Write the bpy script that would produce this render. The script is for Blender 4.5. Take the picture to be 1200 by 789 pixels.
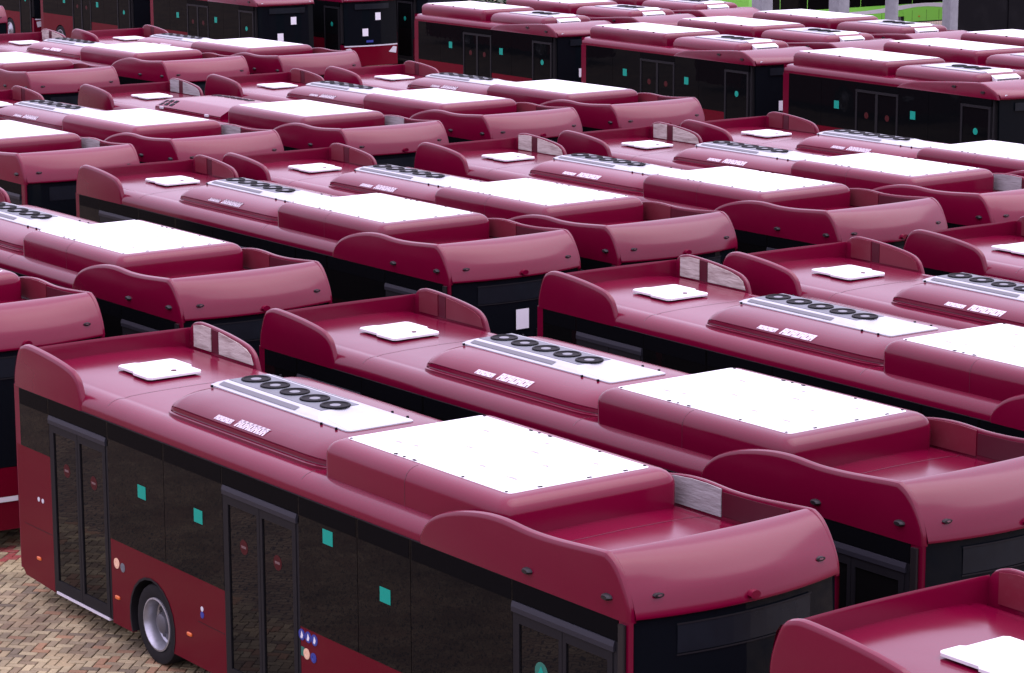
import bpy, math, random
from mathutils import Vector, Matrix
R = math.radians
random.seed(7)
scene = bpy.context.scene
C = scene.collection
for o in list(bpy.data.objects):
    bpy.data.objects.remove(o)

# ------------------------------------------------------------------ camera
cam_d = bpy.data.cameras.new('camera')
cam = bpy.data.objects.new('camera', cam_d); C.objects.link(cam)
YAW, PITCH, ROLL = 2.510384845734261, -0.19757510868659303, -0.003382695659482638
fw = Vector((math.cos(YAW)*math.cos(PITCH), math.sin(YAW)*math.cos(PITCH), math.sin(PITCH)))
rt = Vector((math.sin(YAW), -math.cos(YAW), 0)); up = rt.cross(fw)
r2 = rt*math.cos(ROLL)+up*math.sin(ROLL); u2 = -rt*math.sin(ROLL)+up*math.cos(ROLL)
cam.matrix_world = Matrix(((r2.x, u2.x, -fw.x, 22.29499), (r2.y, u2.y, -fw.y, -15.07366), (r2.z, u2.z, -fw.z, 9.68536), (0, 0, 0, 1)))
cam_d.sensor_width = 36; cam_d.lens = 3075.2668/1200*36
cam_d.clip_start = .5; cam_d.clip_end = 3000
scene.camera = cam

# ------------------------------------------------------------------ sky, sun, exposure
SUN_AZ, SUN_EL = R(75), R(63)          # towards the sun: bright overcast, light from behind the rows
w = bpy.data.worlds.new('World'); scene.world = w; w.use_nodes = True
nt = w.node_tree; nt.nodes.clear()
sky = nt.nodes.new('ShaderNodeTexSky'); sky.sky_type = 'NISHITA'; sky.sun_disc = False
sky.sun_elevation = SUN_EL; sky.sun_rotation = R(90)-SUN_AZ
sky.air_density = 1.2; sky.dust_density = 3.0; sky.ozone_density = 1.5
hsv = nt.nodes.new('ShaderNodeHueSaturation'); hsv.inputs['Saturation'].default_value = .8; hsv.inputs['Value'].default_value = 1.0
bg = nt.nodes.new('ShaderNodeBackground'); bg.inputs['Strength'].default_value = .15
out = nt.nodes.new('ShaderNodeOutputWorld')
# thin even cloud deck over the clear sky: the standard overcast distribution, (1 + 2 sin elevation) / 3
tcw = nt.nodes.new('ShaderNodeTexCoord'); sp = nt.nodes.new('ShaderNodeSeparateXYZ'); nt.links.new(tcw.outputs['Generated'], sp.inputs[0])
el = nt.nodes.new('ShaderNodeMapRange'); el.inputs['To Min'].default_value = 1/3; el.inputs['To Max'].default_value = 1.0; nt.links.new(sp.outputs['Z'], el.inputs['Value'])
cl = nt.nodes.new('ShaderNodeVectorMath'); cl.operation = 'SCALE'; cl.inputs[0].default_value = (12.8*.96, 12.8*.80, 12.8*1.13); nt.links.new(el.outputs[0], cl.inputs['Scale'])
mxw = nt.nodes.new('ShaderNodeMix'); mxw.data_type = 'RGBA'; mxw.inputs['Factor'].default_value = .8
nt.links.new(sky.outputs[0], hsv.inputs['Color']); nt.links.new(hsv.outputs[0], mxw.inputs['A']); nt.links.new(cl.outputs[0], mxw.inputs['B']); nt.links.new(mxw.outputs['Result'], bg.inputs['Color']); nt.links.new(bg.outputs[0], out.inputs[0])
sd = bpy.data.lights.new('sun', 'SUN'); sd.energy = .75; sd.angle = R(60); sd.color = (1, .94, .97)
sun = bpy.data.objects.new('sun', sd); C.objects.link(sun)
sv = Vector((math.cos(SUN_EL)*math.cos(SUN_AZ), math.cos(SUN_EL)*math.sin(SUN_AZ), math.sin(SUN_EL)))
sun.rotation_euler = sv.to_track_quat('Z', 'Y').to_euler(); sun.location = sv*60
vs = scene.view_settings
vs.view_transform = 'Standard'; vs.look = 'None'; vs.exposure = 1.0; vs.gamma = 1; vs.use_curve_mapping = False
scene.cycles.max_bounces = 6; scene.cycles.diffuse_bounces = 3; scene.cycles.glossy_bounces = 4
scene.cycles.use_denoising = True

# ------------------------------------------------------------------ materials
M = {}
def mat(name, col, rough=.5, metal=0., spec=.5, coat=0., ior=None, noise=None, bump=None, emit=None):
    """noise=(scale, colour2, lo, hi[, stretch]); bump=(scale, strength, distance[, stretch])"""
    m = bpy.data.materials.new(name); m.use_nodes = True
    t = m.node_tree; b = t.nodes['Principled BSDF']
    b.inputs['Base Color'].default_value = (*col, 1); b.inputs['Roughness'].default_value = rough
    b.inputs['Metallic'].default_value = metal; b.inputs['Specular IOR Level'].default_value = spec
    b.inputs['Coat Weight'].default_value = coat; b.inputs['Coat Roughness'].default_value = .1
    if ior: b.inputs['IOR'].default_value = ior
    tc = t.nodes.new('ShaderNodeTexCoord')
    oi = t.nodes.new('ShaderNodeObjectInfo')
    def vec(stretch, seed=True):
        mp = t.nodes.new('ShaderNodeMapping'); mp.inputs['Scale'].default_value = stretch
        t.links.new(tc.outputs['Object'], mp.inputs['Vector'])
        if seed:
            cb = t.nodes.new('ShaderNodeVectorMath'); cb.operation = 'SCALE'
            cb.inputs[0].default_value = (37, 51, 23); t.links.new(oi.outputs['Random'], cb.inputs['Scale'])
            t.links.new(cb.outputs[0], mp.inputs['Location'])
        return mp
    if noise:
        n = t.nodes.new('ShaderNodeTexNoise'); n.inputs['Scale'].default_value = noise[0]; n.inputs['Detail'].default_value = 6; n.inputs['Roughness'].default_value = .62
        t.links.new(vec(noise[4] if len(noise) > 4 else (1, 1, 1)).outputs[0], n.inputs['Vector'])
        r = t.nodes.new('ShaderNodeValToRGB'); r.color_ramp.elements[0].position = noise[2]; r.color_ramp.elements[1].position = noise[3]
        r.color_ramp.elements[0].color = (*col, 1); r.color_ramp.elements[1].color = (*noise[1], 1)
        t.links.new(n.outputs['Fac'], r.inputs[0]); t.links.new(r.outputs[0], b.inputs['Base Color'])
    if bump:
        n = t.nodes.new('ShaderNodeTexNoise'); n.inputs['Scale'].default_value = bump[0]; n.inputs['Detail'].default_value = 3
        t.links.new(vec(bump[3] if len(bump) > 3 else (1, 1, 1)).outputs[0], n.inputs['Vector'])
        bp = t.nodes.new('ShaderNodeBump'); bp.inputs['Strength'].default_value = bump[1]; bp.inputs['Distance'].default_value = bump[2]
        t.links.new(n.outputs['Fac'], bp.inputs['Height']); t.links.new(bp.outputs[0], b.inputs['Normal'])
    M[name] = m
    return m

def paint(name, col, dust, rough=.3, coat=.0, spec=.5):
    """body paint with thin dust film and slightly wavy panels"""
    m = mat(name, col, rough, spec=spec, coat=coat)
    t = m.node_tree; b = t.nodes['Principled BSDF']
    tc = [n for n in t.nodes if n.type == 'TEX_COORD'][0]; oi = [n for n in t.nodes if n.type == 'OBJECT_INFO'][0]
    loc = t.nodes.new('ShaderNodeVectorMath'); loc.operation = 'SCALE'; loc.inputs[0].default_value = (37, 51, 23)
    t.links.new(oi.outputs['Random'], loc.inputs['Scale'])
    add = t.nodes.new('ShaderNodeVectorMath'); t.links.new(tc.outputs['Object'], add.inputs[0]); t.links.new(loc.outputs[0], add.inputs[1])
    n1 = t.nodes.new('ShaderNodeTexNoise'); n1.inputs['Scale'].default_value = 1.1; n1.inputs['Detail'].default_value = 8; n1.inputs['Roughness'].default_value = .6
    n2 = t.nodes.new('ShaderNodeTexNoise'); n2.inputs['Scale'].default_value = 26; n2.inputs['Detail'].default_value = 4
    n3 = t.nodes.new('ShaderNodeTexNoise'); n3.inputs['Scale'].default_value = 1.6; n3.inputs['Detail'].default_value = 1
    for n in (n1, n2, n3): t.links.new(add.outputs[0], n.inputs['Vector'])
    r1 = t.nodes.new('ShaderNodeMapRange'); r1.inputs['From Min'].default_value = .42; r1.inputs['From Max'].default_value = .78; r1.inputs['To Max'].default_value = dust
    t.links.new(n1.outputs['Fac'], r1.inputs['Value'])
    r2_ = t.nodes.new('ShaderNodeMapRange'); r2_.inputs['From Min'].default_value = .56; r2_.inputs['From Max'].default_value = .8; r2_.inputs['To Max'].default_value = dust*.8
    t.links.new(n2.outputs['Fac'], r2_.inputs['Value'])
    s = t.nodes.new('ShaderNodeMath'); t.links.new(r1.outputs[0], s.inputs[0]); t.links.new(r2_.outputs[0], s.inputs[1])
    # small shade difference from bus to bus
    hv = t.nodes.new('ShaderNodeHueSaturation'); hv.inputs['Color'].default_value = (*col, 1)
    rv = t.nodes.new('ShaderNodeMapRange'); rv.inputs['To Min'].default_value = .9; rv.inputs['To Max'].default_value = 1.12
    t.links.new(oi.outputs['Random'], rv.inputs['Value']); t.links.new(rv.outputs[0], hv.inputs['Value'])
    mx = t.nodes.new('ShaderNodeMix'); mx.data_type = 'RGBA'; mx.inputs['B'].default_value = (.34, .26, .24, 1)
    t.links.new(s.outputs[0], mx.inputs['Factor']); t.links.new(hv.outputs[0], mx.inputs['A']); t.links.new(mx.outputs['Result'], b.inputs['Base Color'])
    rr = t.nodes.new('ShaderNodeMapRange'); rr.inputs['From Max'].default_value = .3; rr.inputs['To Min'].default_value = rough; rr.inputs['To Max'].default_value = rough+.3
    t.links.new(s.outputs[0], rr.inputs['Value']); t.links.new(rr.outputs[0], b.inputs['Roughness'])
    bp = t.nodes.new('ShaderNodeBump'); bp.inputs['Strength'].default_value = .25; bp.inputs['Distance'].default_value = .02
    t.links.new(n3.outputs['Fac'], bp.inputs['Height']); t.links.new(bp.outputs[0], b.inputs['Normal'])
    return m

paint('maroon', (.1, .0004, .0148), .005, .17, spec=.28)
paint('maroon_side', (.088, .0008, .0085), .004, .2, spec=.1)
paint('maroon_dark', (.05, .001, .008), .02, .4)
paint('green_paint', (.17, .5, .06), .05, .3)
mat('white_panel', (.62, .62, .62), .45, noise=(3., (.5, .5, .49), .55, .85))
mat('white_plastic', (.34, .36, .37), .4, spec=.3, noise=(5., (.27, .29, .3), .5, .85))
mat('white_trim', (0.504, 0.504, 0.518), .35)
mat('white_letter', (.6, .55, .58), .5)
mat('paper', (0.6, 0.615, 0.63), .8)
mat('steel_grey', (.11, .125, .135), .5, spec=.3, noise=(6., (.085, .095, .1), .4, .7))
mat('fan_hub', (.15, .16, .17), .5, spec=.2)
mat('label_grey', (.19, .19, .2), .7)
mat('grille', (.09, .095, .1), .6)
mat('fan_black', (.004, .0045, .005), .6, spec=.08)
mat('seal', (.008, .008, .009), .6, spec=.15)
mat('glass_black', (.003, .0032, .0038), .2, spec=.02)
mat('glass_tint', (.003, .003, .003), .006, spec=.11, bump=(5., .07, .02))
mat('glass_far', (.003, .0035, .004), .01, spec=.05, bump=(3., .05, .02))
mat('glass_door', (.004, .004, .004), .01, spec=.16, bump=(3.2, .05, .02))
mat('glass_wind', (.003, .0045, .006), .03, spec=.1, bump=(1.5, .05, .02))
mat('door_frame', (.009, .0092, .0105), .5, spec=.12)
mat('door_header', (.02, .021, .026), .45, spec=.15)
mat('display', (.008, .011, .014), .25, spec=.2, noise=(2., (.006, .008, .01), .4, .7))
mat('underbody', (.01, .01, .011), .8)
mat('rubber', (.008, .008, .0085), .8, spec=.15, noise=(9., (.016, .015, .014), .5, .8))
mat('rim', (0.35, 0.364, 0.385), .35, metal=.75, noise=(7., (0.21, 0.21, 0.217), .5, .8))
mat('hub_grey', (.075, .078, .085), .45, metal=.3)
mat('rim_dark', (.05, .052, .055), .5, metal=.4)
mat('lamp_black', (.01, .009, .009), .4, spec=.3)
mat('lamp_orange', (0.525, 0.112, 0.021), .3)
mat('lamp_cream', (0.6375, 0.4125, 0.2625), .4)
mat('lamp_lens', (.12, .06, .07), .2)
mat('lamp_clear', (0.49, 0.504, 0.525), .15)
mat('sticker_green', (.002, .26, .18), .5, spec=.2)
mat('sticker_dark_green', (.01, .12, .08), .5)
mat('sticker_blue', (0.0135, 0.027, 0.198), .5)
mat('sticker_red', (.045, .006, .007), .5, spec=.1)
mat('sticker_red_pale', (.13, .08, .075), .5, spec=.1)
mat('fibreglass', (0.4125, 0.375, 0.33), .7, noise=(2.2, (0.18, 0.1275, 0.1125), .42, .72, (1.2, 1, 7)), bump=(9., .4, .02, (1, 1, 5)))
mat('raw_grey', (.28, .28, .27), .6, noise=(2.4, (0.165, 0.1575, 0.15), .42, .7, (1, 1, 8)), bump=(8., .35, .02, (1, 1, 5)))
paint('lining_maroon', (.11, .006, .016), .06, .4)
mat('concrete', (.22, .235, .245), .8, noise=(3., (.17, .18, .19), .4, .7))
mat('shed_shade', (.004, .004, .005), .8, spec=.08, noise=(1.2, (.008, .008, .009), .5, .8))  # near-black colour stands in for the shade inside the shed
mat('leaf', (0.021, 0.042, 0.012), .6)
mat('bark', (.09, .07, .05), .9)

# ------------------------------------------------------------------ mesh helpers
class MB:
    def __init__(self): self.v = []; self.f = []
    def add(self, vs, fs):
        b = len(self.v); self.v += [tuple(p) for p in vs]; self.f += [tuple(i+b for i in q) for q in fs]; return self
    def box(self, x0, x1, y0, y1, z0, z1):
        vs = [(x, y, z) for x in (x0, x1) for y in (y0, y1) for z in (z0, z1)]
        return self.add(vs, [(0, 1, 3, 2), (4, 6, 7, 5), (0, 4, 5, 1), (2, 3, 7, 6), (0, 2, 6, 4), (1, 5, 7, 3)])
    def grid(self, rows, close=False):
        n = len(rows[0]); vs = [p for r in rows for p in r]; fs = []
        for i in range(len(rows)-1):
            for j in range(n if close else n-1):
                k = (j+1) % n
                fs.append((i*n+j, i*n+k, (i+1)*n+k, (i+1)*n+j))
        return self.add(vs, fs)
    def cap(self, ring, flip=False):
        idx = list(range(len(ring)))
        return self.add(ring, [tuple(reversed(idx)) if flip else tuple(idx)])
    def rings(self, rings, cap0=True, cap1=True):
        """closed rings lofted into a solid"""
        self.grid(rings, close=True)
        if cap0: self.cap(rings[0], True)
        if cap1: self.cap(rings[-1])
        return self
    def disc_y(self, c, prof, n=20, sgn=-1):
        """lathe round the y axis; prof=[(radius, y offset outward)]"""
        rows = [[(c[0]+r*math.cos(a), c[1]+sgn*yo, c[2]+r*math.sin(a)) for a in [2*math.pi*k/n for k in range(n)]] for r, yo in prof]
        return self.grid(rows, close=True)
    def lathe_z(self, c, prof, n=20):
        rows = [[(c[0]+r*math.cos(a), c[1]+r*math.sin(a), c[2]+z) for a in [2*math.pi*k/n for k in range(n)]] for r, z in prof]
        return self.grid(rows, close=True)
    def mesh(self, name, smooth=30):
        me = bpy.data.meshes.new(name); me.from_pydata(self.v, [], self.f); me.validate(); me.update()
        import bmesh
        bm = bmesh.new(); bm.from_mesh(me); bmesh.ops.remove_doubles(bm, verts=bm.verts, dist=1e-5)
        bmesh.ops.recalc_face_normals(bm, faces=bm.faces); bm.to_mesh(me); bm.free()
        if smooth:
            me.shade_smooth(); me.set_sharp_from_angle(angle=R(smooth))
        return me
    def build(self, name, m, parent=None, smooth=30):
        me = self.mesh(name, smooth); me.materials.append(M[m])
        o = bpy.data.objects.new(name, me); C.objects.link(o); o.parent = parent
        return o

def tag(o, label=None, cat=None, group=None, kind=None):
    for k, v in (('label', label), ('category', cat), ('group', group), ('kind', kind)):
        if v: o[k] = v
    return o
def empty(name, loc=(0, 0, 0), rz=0):
    o = bpy.data.objects.new(name, None); C.objects.link(o); o.location = loc; o.rotation_euler = (0, 0, rz); o.empty_display_size = .5
    return o
def copy_tree(o, parent=None, skip=()):
    c = o.copy(); C.objects.link(c); c.parent = parent
    for ch in list(o.children):
        if ch.name.split('.')[0] in skip: continue
        copy_tree(ch, c, skip)
    return c
def rrect(x0, x1, y0, y1, r, z, n=4):
    pts = []
    for cx, cy, a0 in ((x1-r, y1-r, 0), (x0+r, y1-r, 90), (x0+r, y0+r, 180), (x1-r, y0+r, 270)):
        for k in range(n+1):
            a = R(a0+90*k/n); pts.append((cx+r*math.cos(a), cy+r*math.sin(a), z))
    return pts
def wing(mb, outline, yo, thick, side, inset_pts=None, rad=.05):
    """upright fairing wing: closed outline (x,z), outer face at |y|=yo, rounded outer and inner top edge"""
    n = len(outline)
    cx = sum(p[0] for p in outline)/n; cz = sum(p[1] for p in outline)/n
    def off(d):
        res = []
        for i, (x, z) in enumerate(outline):
            if i in (0, n-1):
                res.append((x+(d if x < cx else -d), z)); continue
            x0, z0 = outline[i-1]; x1, z1 = outline[(i+1) % n]
            tx, tz = x1-x0, z1-z0; L = math.hypot(tx, tz) or 1
            nx, nz = tz/L, -tx/L
            if nx*(cx-x)+nz*(cz-z) < 0: nx, nz = -nx, -nz
            res.append((x+nx*d, max(z+nz*d, outline[0][1])))
        return res
    layers = [(0, rad), (rad*.12, rad*.5), (rad*.35, rad*.18), (rad*.8, 0), (thick-rad*.35, 0), (thick-.1*rad, rad*.15), (thick, rad*.4)]
    rings = [[(x, side*(yo-dy), z) for x, z in off(d)] for dy, d in layers]
    return mb.rings(rings)
def curve_pts(pts, per=4):
    """Catmull-Rom through pts"""
    res = []
    P = [pts[0]]+list(pts)+[pts[-1]]
    for i in range(1, len(P)-2):
        p0, p1, p2, p3 = P[i-1:i+3]
        for k in range(per):
            t = k/per
            res.append(tuple(.5*((2*b)+(-a+c)*t+(2*a-5*b+4*c-d)*t*t+(-a+3*b-3*c+d)*t**3) for a, b, c, d in zip(p0, p1, p2, p3)))
    res.append(tuple(pts[-1]))
    return res

YS = 1.25
ZB = 2.715      # top of the black glazing band

def side_poly(pts, y, thick, side):
    """flat panel with the outline pts (x,z), outer face at |y|"""
    mb = MB(); mb.rings([[(x, side*y, z) for x, z in pts], [(x, side*(y-thick), z) for x, z in pts]]); return mb
def arch_panel(x0, x1, z0, z1, cx, r, cz=.48):
    pts = [(x0, z0)]
    a0 = math.asin((z0-cz)/r)
    n = 14
    for k in range(n+1):
        a = math.pi-a0-(math.pi-2*a0)*k/n
        pts.append((cx+r*math.cos(a), cz+r*math.sin(a)))
    pts += [(x1, z0), (x1, z1), (x0, z1)]
    return pts

def make_wheel(root, x, side, dish):
    yo = 1.235
    t = MB()
    t.disc_y((x, side*yo, .48), [(.30, -.30), (.44, -.30), (.478, -.26), (.48, -.05), (.465, -.01), (.43, .0), (.345, -.008), (.325, -.012), (.30, -.03), (.30, -.30)], 28, side)
    o = t.build('wheel', 'rubber', root)
    r = MB()
    if dish:
        r.disc_y((x, side*yo, .48), [(.318, -.03), (.318, 0), (.298, .004), (.288, -.02), (.27, -.06), (.262, -.15), (.235, -.165)], 28, side)
    else:
        r.disc_y((x, side*yo, .48), [(.318, -.03), (.318, 0), (.298, .004), (.285, -.03), (.22, -.02), (.15, .02), (.1, .03), (.09, .06), (.0, .065)], 28, side)
    r.build('rim', 'rim', o)
    if dish:
        d_ = MB(); d_.disc_y((x, side*yo, .48), [(.236, -.164), (.15, -.15), (.13, -.11), (.115, -.06), (.08, -.045), (.0, -.04)], 24, side); d_.build('hub', 'hub_grey', o)
    h = MB()
    for k in range(8):
        a = 2*math.pi*k/8+.2; cc = (x+.205*math.cos(a), side*yo, .48+.205*math.sin(a))
        h.disc_y(cc, [(.034, -.2), (.034, -.152 if dish else -.012), (0, -.15 if dish else -.01)], 10, side)
    h.build('rim_hole', 'rim_dark', o)
    return o

def make_door(root, x0, x1, zb, zt, side=-1):
    y = side*YS
    f = MB(); yo = YS+.012; e = .075; xm = (x0+x1)/2
    def bar(a, b, c, d, t=.05): f.box(a, b, *sorted((side*yo, side*(yo-t))), c, d)
    bar(x0, x0+e, zb, zt-.1); bar(x1-e, x1, zb, zt-.1); bar(xm-.055, xm-.004, zb, zt-.1); bar(xm+.004, xm+.055, zb, zt-.1)
    bar(x0+e, xm-.055, zb, zb+.14); bar(xm+.055, x1-e, zb, zb+.14); bar(x0+e, xm-.055, zt-.2, zt-.1); bar(xm+.055, x1-e, zt-.2, zt-.1)
    d = f.build('door', 'door_frame', root, 0)
    h = MB(); prof = [(0, zt-.1), (.022, zt-.1), (.026, zt-.05), (.012, zt), (0, zt)]
    h.rings([[(xx, side*(YS+.004+q), z) for q, z in prof] for xx in (x0-.03, x1+.03)]); h.build('header', 'door_header', d, 0)
    for a, b in ((x0+e, xm-.055), (xm+.055, x1-e)):
        g = MB(); g.box(a, b, *sorted((side*(YS-.004), side*(YS-.02))), zb+.14, zt-.2); g.build('pane', 'glass_door', d, 0)
    return d
def door_sign(d, x, z, side=-1):
    s = MB(); s.disc_y((x, side*(YS-.003), z), [(.085, .001), (.0, .002)], 16, side); s.build('sign', 'sticker_red', d)
    s = MB(); s.box(x-.05, x+.05, *sorted((side*(YS+.001), side*(YS-.0005))), z-.014, z+.014); s.build('sign_bar', 'sticker_red_pale', d, 0)

def bulge(y, amt=.2, half=1.25): return amt*(1-(y/half)**2)

# ------------------------------------------------------------------ long bus with roof fairings
def make_long_bus():
    root = empty('maroon_bus')
    # roof shell
    half = [(1.25, 2.70), (1.252, 2.76), (1.238, 2.815), (1.20, 2.868), (1.145, 2.908), (1.08, 2.93), (1.02, 2.936), (.985, 2.93), (.955, 2.935), (.9, 2.945), (.6, 2.958), (0, 2.965)]
    sec = [(-y, z) for y, z in half]+[(y, z) for y, z in reversed(half[:-1])]
    rows = [[(x, y, z) for y, z in sec] for x in (-7.05, -6.9, -5, -3, -1, 1, 3, 4.9, 5.06)]
    b = MB(); b.grid(rows)
    # rear face and front pillars
    zr = (.36, .6, 1.0, 1.6, 2.2, 2.72)
    b.grid([[(-7.10-.04*math.sin((z-.36)/2.4*math.pi)-(.05*(1-(y/1.25)**2)), y, z) for y in [-1.25+.25*k for k in range(11)]] for z in zr])
    for s in (-1, 1):
        b.box(4.965, 5.10, *sorted((s*1.251, s*1.17)), .3, 2.72)
        b.box(-7.12, -6.985, *sorted((s*1.251, s*1.17)), .36, 2.72)
        b.grid([[(5.10+.02*k, s*(1.251-.006*k*k), z) for k in range(3)] for z in (.3, 2.72)])
    b.build('body', 'maroon', root)
    u = MB(); u.box(-6.95, 5.0, -.84, .84, .26, 1.15); u.box(-6.97, 4.96, -1.19, 1.19, 1.152, 2.71)
    for cx in (-3.68, 2.22):
        for s in (-1, 1): u.box(cx-.62, cx+.62, *sorted((s*.842, s*.855)), .3, 1.14)
    u.build('underbody', 'underbody', root, 0)
    # fairing wings and rear parapet
    rw = [(-5.27, 2.705)]+curve_pts([(-5.28, 2.82), (-5.34, 2.98), (-5.42, 3.09), (-5.60, 3.17), (-6.05, 3.235), (-6.6, 3.275), (-6.82, 3.262), (-6.97, 3.18), (-7.08, 2.95), (-7.115, 2.80)], 3)+[(-7.12, 2.705)]
    f = MB()
    for s in (-1, 1): wing(f, rw, 1.262, .085, s, rad=.055)
    ry = [-1.2+.2*k for k in range(13)]
    prof = [(0, 2.70), (.0, 2.95), (.04, 3.09), (.085, 3.15), (.115, 3.163), (.122, 3.15), (.125, 3.12), (.13, 2.90)]
    f.grid([[(-7.115-.06*(1-(y/1.25)**2)+dx, y, z) for y in ry] for dx, z in prof])
    f.build('rear_fairing', 'maroon', root)
    fwp = [(1.83, 2.705)]+curve_pts([(1.84, 2.78), (1.93, 2.91), (2.12, 3.04), (2.44, 3.15), (2.85, 3.225), (3.22, 3.245), (3.62, 3.222), (4.0, 3.228), (4.4, 3.255), (4.72, 3.278), (4.80, 3.266), (4.89, 3.214), (4.965, 3.133), (5.03, 3.033), (5.085, 2.925), (5.118, 2.83), (5.128, 2.76)], 3)+[(5.13, 2.705)]
    g = MB()
    for s in (-1, 1): wing(g, fwp, 1.262, .085, s, rad=.055)
    ny = 16; ys = [-1.205+2.41*k/ny for k in range(ny+1)]
    bp = [(4.68, 2.9), (4.68, 3.25)]+curve_pts([(4.685, 3.264), (4.72, 3.27), (4.79, 3.257), (4.88, 3.205), (4.955, 3.125), (5.02, 3.025), (5.075, 2.92), (5.11, 2.83), (5.127, 2.775), (5.13, 2.735), (5.08, 2.715)], 3)
    g.grid([[(x+bulge(y, .19)*min(1, max(.35, (x-4.6)/.45)), y, z) for x, z in bp] for y in ys])
    g.build('front_fairing', 'maroon', root)
    # linings inside the far wings
    def lining(xs_z, y, name, m):
        l = MB(); ring = [(x, z) for x, z in xs_z]
        l.rings([[(x, y, z) for x, z in ring], [(x, y-.012, z) for x, z in ring]]); return l.build(name, m, root, 0)
    lining([(-6.86, 2.94), (-6.86, 3.222), (-6.66, 3.25), (-6.42, 3.243), (-6.42, 2.94)], 1.174, 'fairing_lining', 'lining_maroon')
    lining([(-6.40, 2.94), (-6.40, 3.238), (-6.24, 3.228), (-6.24, 2.94)], 1.18, 'lining_rib', 'maroon_dark')
    lining([(-6.22, 2.94), (-6.22, 3.225), (-6.05, 3.205), (-5.72, 3.16), (-5.54, 3.115), (-5.44, 3.06), (-5.38, 2.94)], 1.174, 'fairing_lining', 'lining_maroon')
    lining([(2.6, 2.93), (2.6, 3.17), (2.8, 3.205), (3.07, 3.225), (3.3, 3.225), (3.52, 3.212), (3.52, 2.93)], 1.174, 'front_lining', 'lining_maroon')
    lining([(3.54, 2.95), (3.54, 3.185), (4.0, 3.19), (4.5, 3.21), (4.5, 2.95)], 1.176, 'lining_rib', 'maroon_dark')
    # glazing (camera side with three doors)
    for x0, x1, z0 in ((-6.98, -6.18, 1.97), (-4.66, -3.31, 1.29), (-3.30, -1.98, 1.29), (-.40, .725, 1.29), (.735, 1.685, 1.29), (1.695, 3.385, 1.29)):
        p = MB(); p.box(x0, x1, -1.256, -1.20, z0, ZB-.012); o = p.build('window', 'glass_tint', root, 0)
        t = MB(); t.box(x0+.02, x1-.02, -1.259, -1.2555, 2.50, ZB-.02); t.build('top_band', 'glass_black', o, 0)
        for sx, sz in ((-3.93, 1.94), (-2.62, 1.94), (.08, 2.30), (1.14, 1.94)):
            if x0 < sx < x1:
                s = MB(); s.box(sx, sx+.19, -1.2595, -1.2565, sz, sz+.155); s.build('sticker', 'sticker_green', o, 0)
    for x0, x1 in ((-6.18, -4.66), (-1.98, -.40), (3.385, 4.96)):
        p = MB(); p.box(x0+.004, x1-.004, -1.2555, -1.20, 2.50, ZB-.012); p.build('window', 'glass_black', root, 0)
    for x0, x1 in ((-6.18, -6.13), (-4.71, -4.66), (-1.98, -1.93), (-.45, -.40), (3.385, 3.42), (4.89, 4.96)):
        p = MB(); p.box(x0+.002, x1-.002, -1.254, -1.20, .28, 2.498); p.build('door_post', 'door_frame', root, 0)
    s = MB(); s.box(-6.98, 4.96, -1.2615, -1.24, ZB-.012, ZB-.004); s.build('gutter', 'seal', root, 0)
    for x0, x1, sg in ((-6.13, -4.71, True), (-1.93, -.45, True), (3.42, 4.89, False)):
        d = make_door(root, x0, x1, .29, 2.50)
        if sg: door_sign(d, x0+.38, 1.88); door_sign(d, x0+1.08, 1.87)
        else:
            q = MB(); q.disc_y((3.82, -1.247, 1.91), [(.10, .001), (0, .002)], 18, -1); q.build('emblem', 'sticker_dark_green', d)
            q = MB(); q.add([(3.76, -1.2505, 1.87), (3.88, -1.2505, 1.87), (3.82, -1.2505, 1.975)], [(0, 1, 2)]); q.build('emblem_mark', 'sticker_green', d, 0)
    s = MB(); s.box(-6.10, -4.72, -1.272, -1.20, .255, .288); s.build('door_sill', 'white_trim', root, 0)
    # glazing, other side
    xs = [-6.98, -5.4, -3.8, -2.2, -.6, 1.0, 2.6, 4.0, 4.96]
    for a, c in zip(xs[:-1], xs[1:]):
        p = MB(); p.box(a+.006, c-.006, 1.20, 1.256, 1.29, ZB-.004); p.build('window', 'glass_tint', root, 0)
    # skirt panels
    def skirt(pts, s): side_poly(pts, 1.252, .06, s).build('side_panel', 'maroon_side', root, 0)
    skirt([(-7.10, .40), (-6.98, .29), (-6.18, .25), (-6.18, 1.968), (-7.10, 1.968)], -1)
    skirt(arch_panel(-4.66, -1.98, .25, 1.288, -3.68, .54), -1)
    skirt(arch_panel(-.40, 3.385, .25, 1.288, 2.22, .54), -1)
    skirt([(-7.10, .40), (-6.98, .29), (-4.31, .25), (-4.31, 1.288), (-7.10, 1.288)], 1)
    skirt(arch_panel(-4.30, -1.98, .25, 1.288, -3.68, .54), 1)
    skirt(arch_panel(-1.97, 4.96, .25, 1.288, 2.22, .54), 1)
    e = MB()
    for cx in (-3.68, 2.22):
        for k in range(14):
            a0, a1 = -.42+(math.pi+.84)*k/14, -.42+(math.pi+.84)*(k+1)/14
            q = [(cx+r*math.cos(a), -y, .48+r*math.sin(a)) for a in (a0, a1) for r, y in ((.545, 1.258), (.515, 1.258), (.515, 1.0))]
            e.add(q, [(0, 1, 4, 3), (1, 2, 5, 4)])
    e.build('arch_trim', 'seal', root)
    for x, ds in ((-3.62, True), (2.22, False)):
        for s in (-1, 1): make_wheel(root, x, s, ds)
    # side lamps, roundels
    for x, z in ((-6.59, .59), (-4.52, .59), (-2.80, .58)):
        q = MB(); q.rings([rr for rr in [[(x+a*.055*k, -y, z+b_*.022*k) for a, b_ in ((-1, -.6), (-.6, -1), (.6, -1), (1, -.6), (1, .6), (.6, 1), (-.6, 1), (-1, .6))] for k, y in ((1, 1.25), (1, 1.262), (.7, 1.27))]])
        q.build('side_lamp', 'lamp_orange', root, 0)
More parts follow.
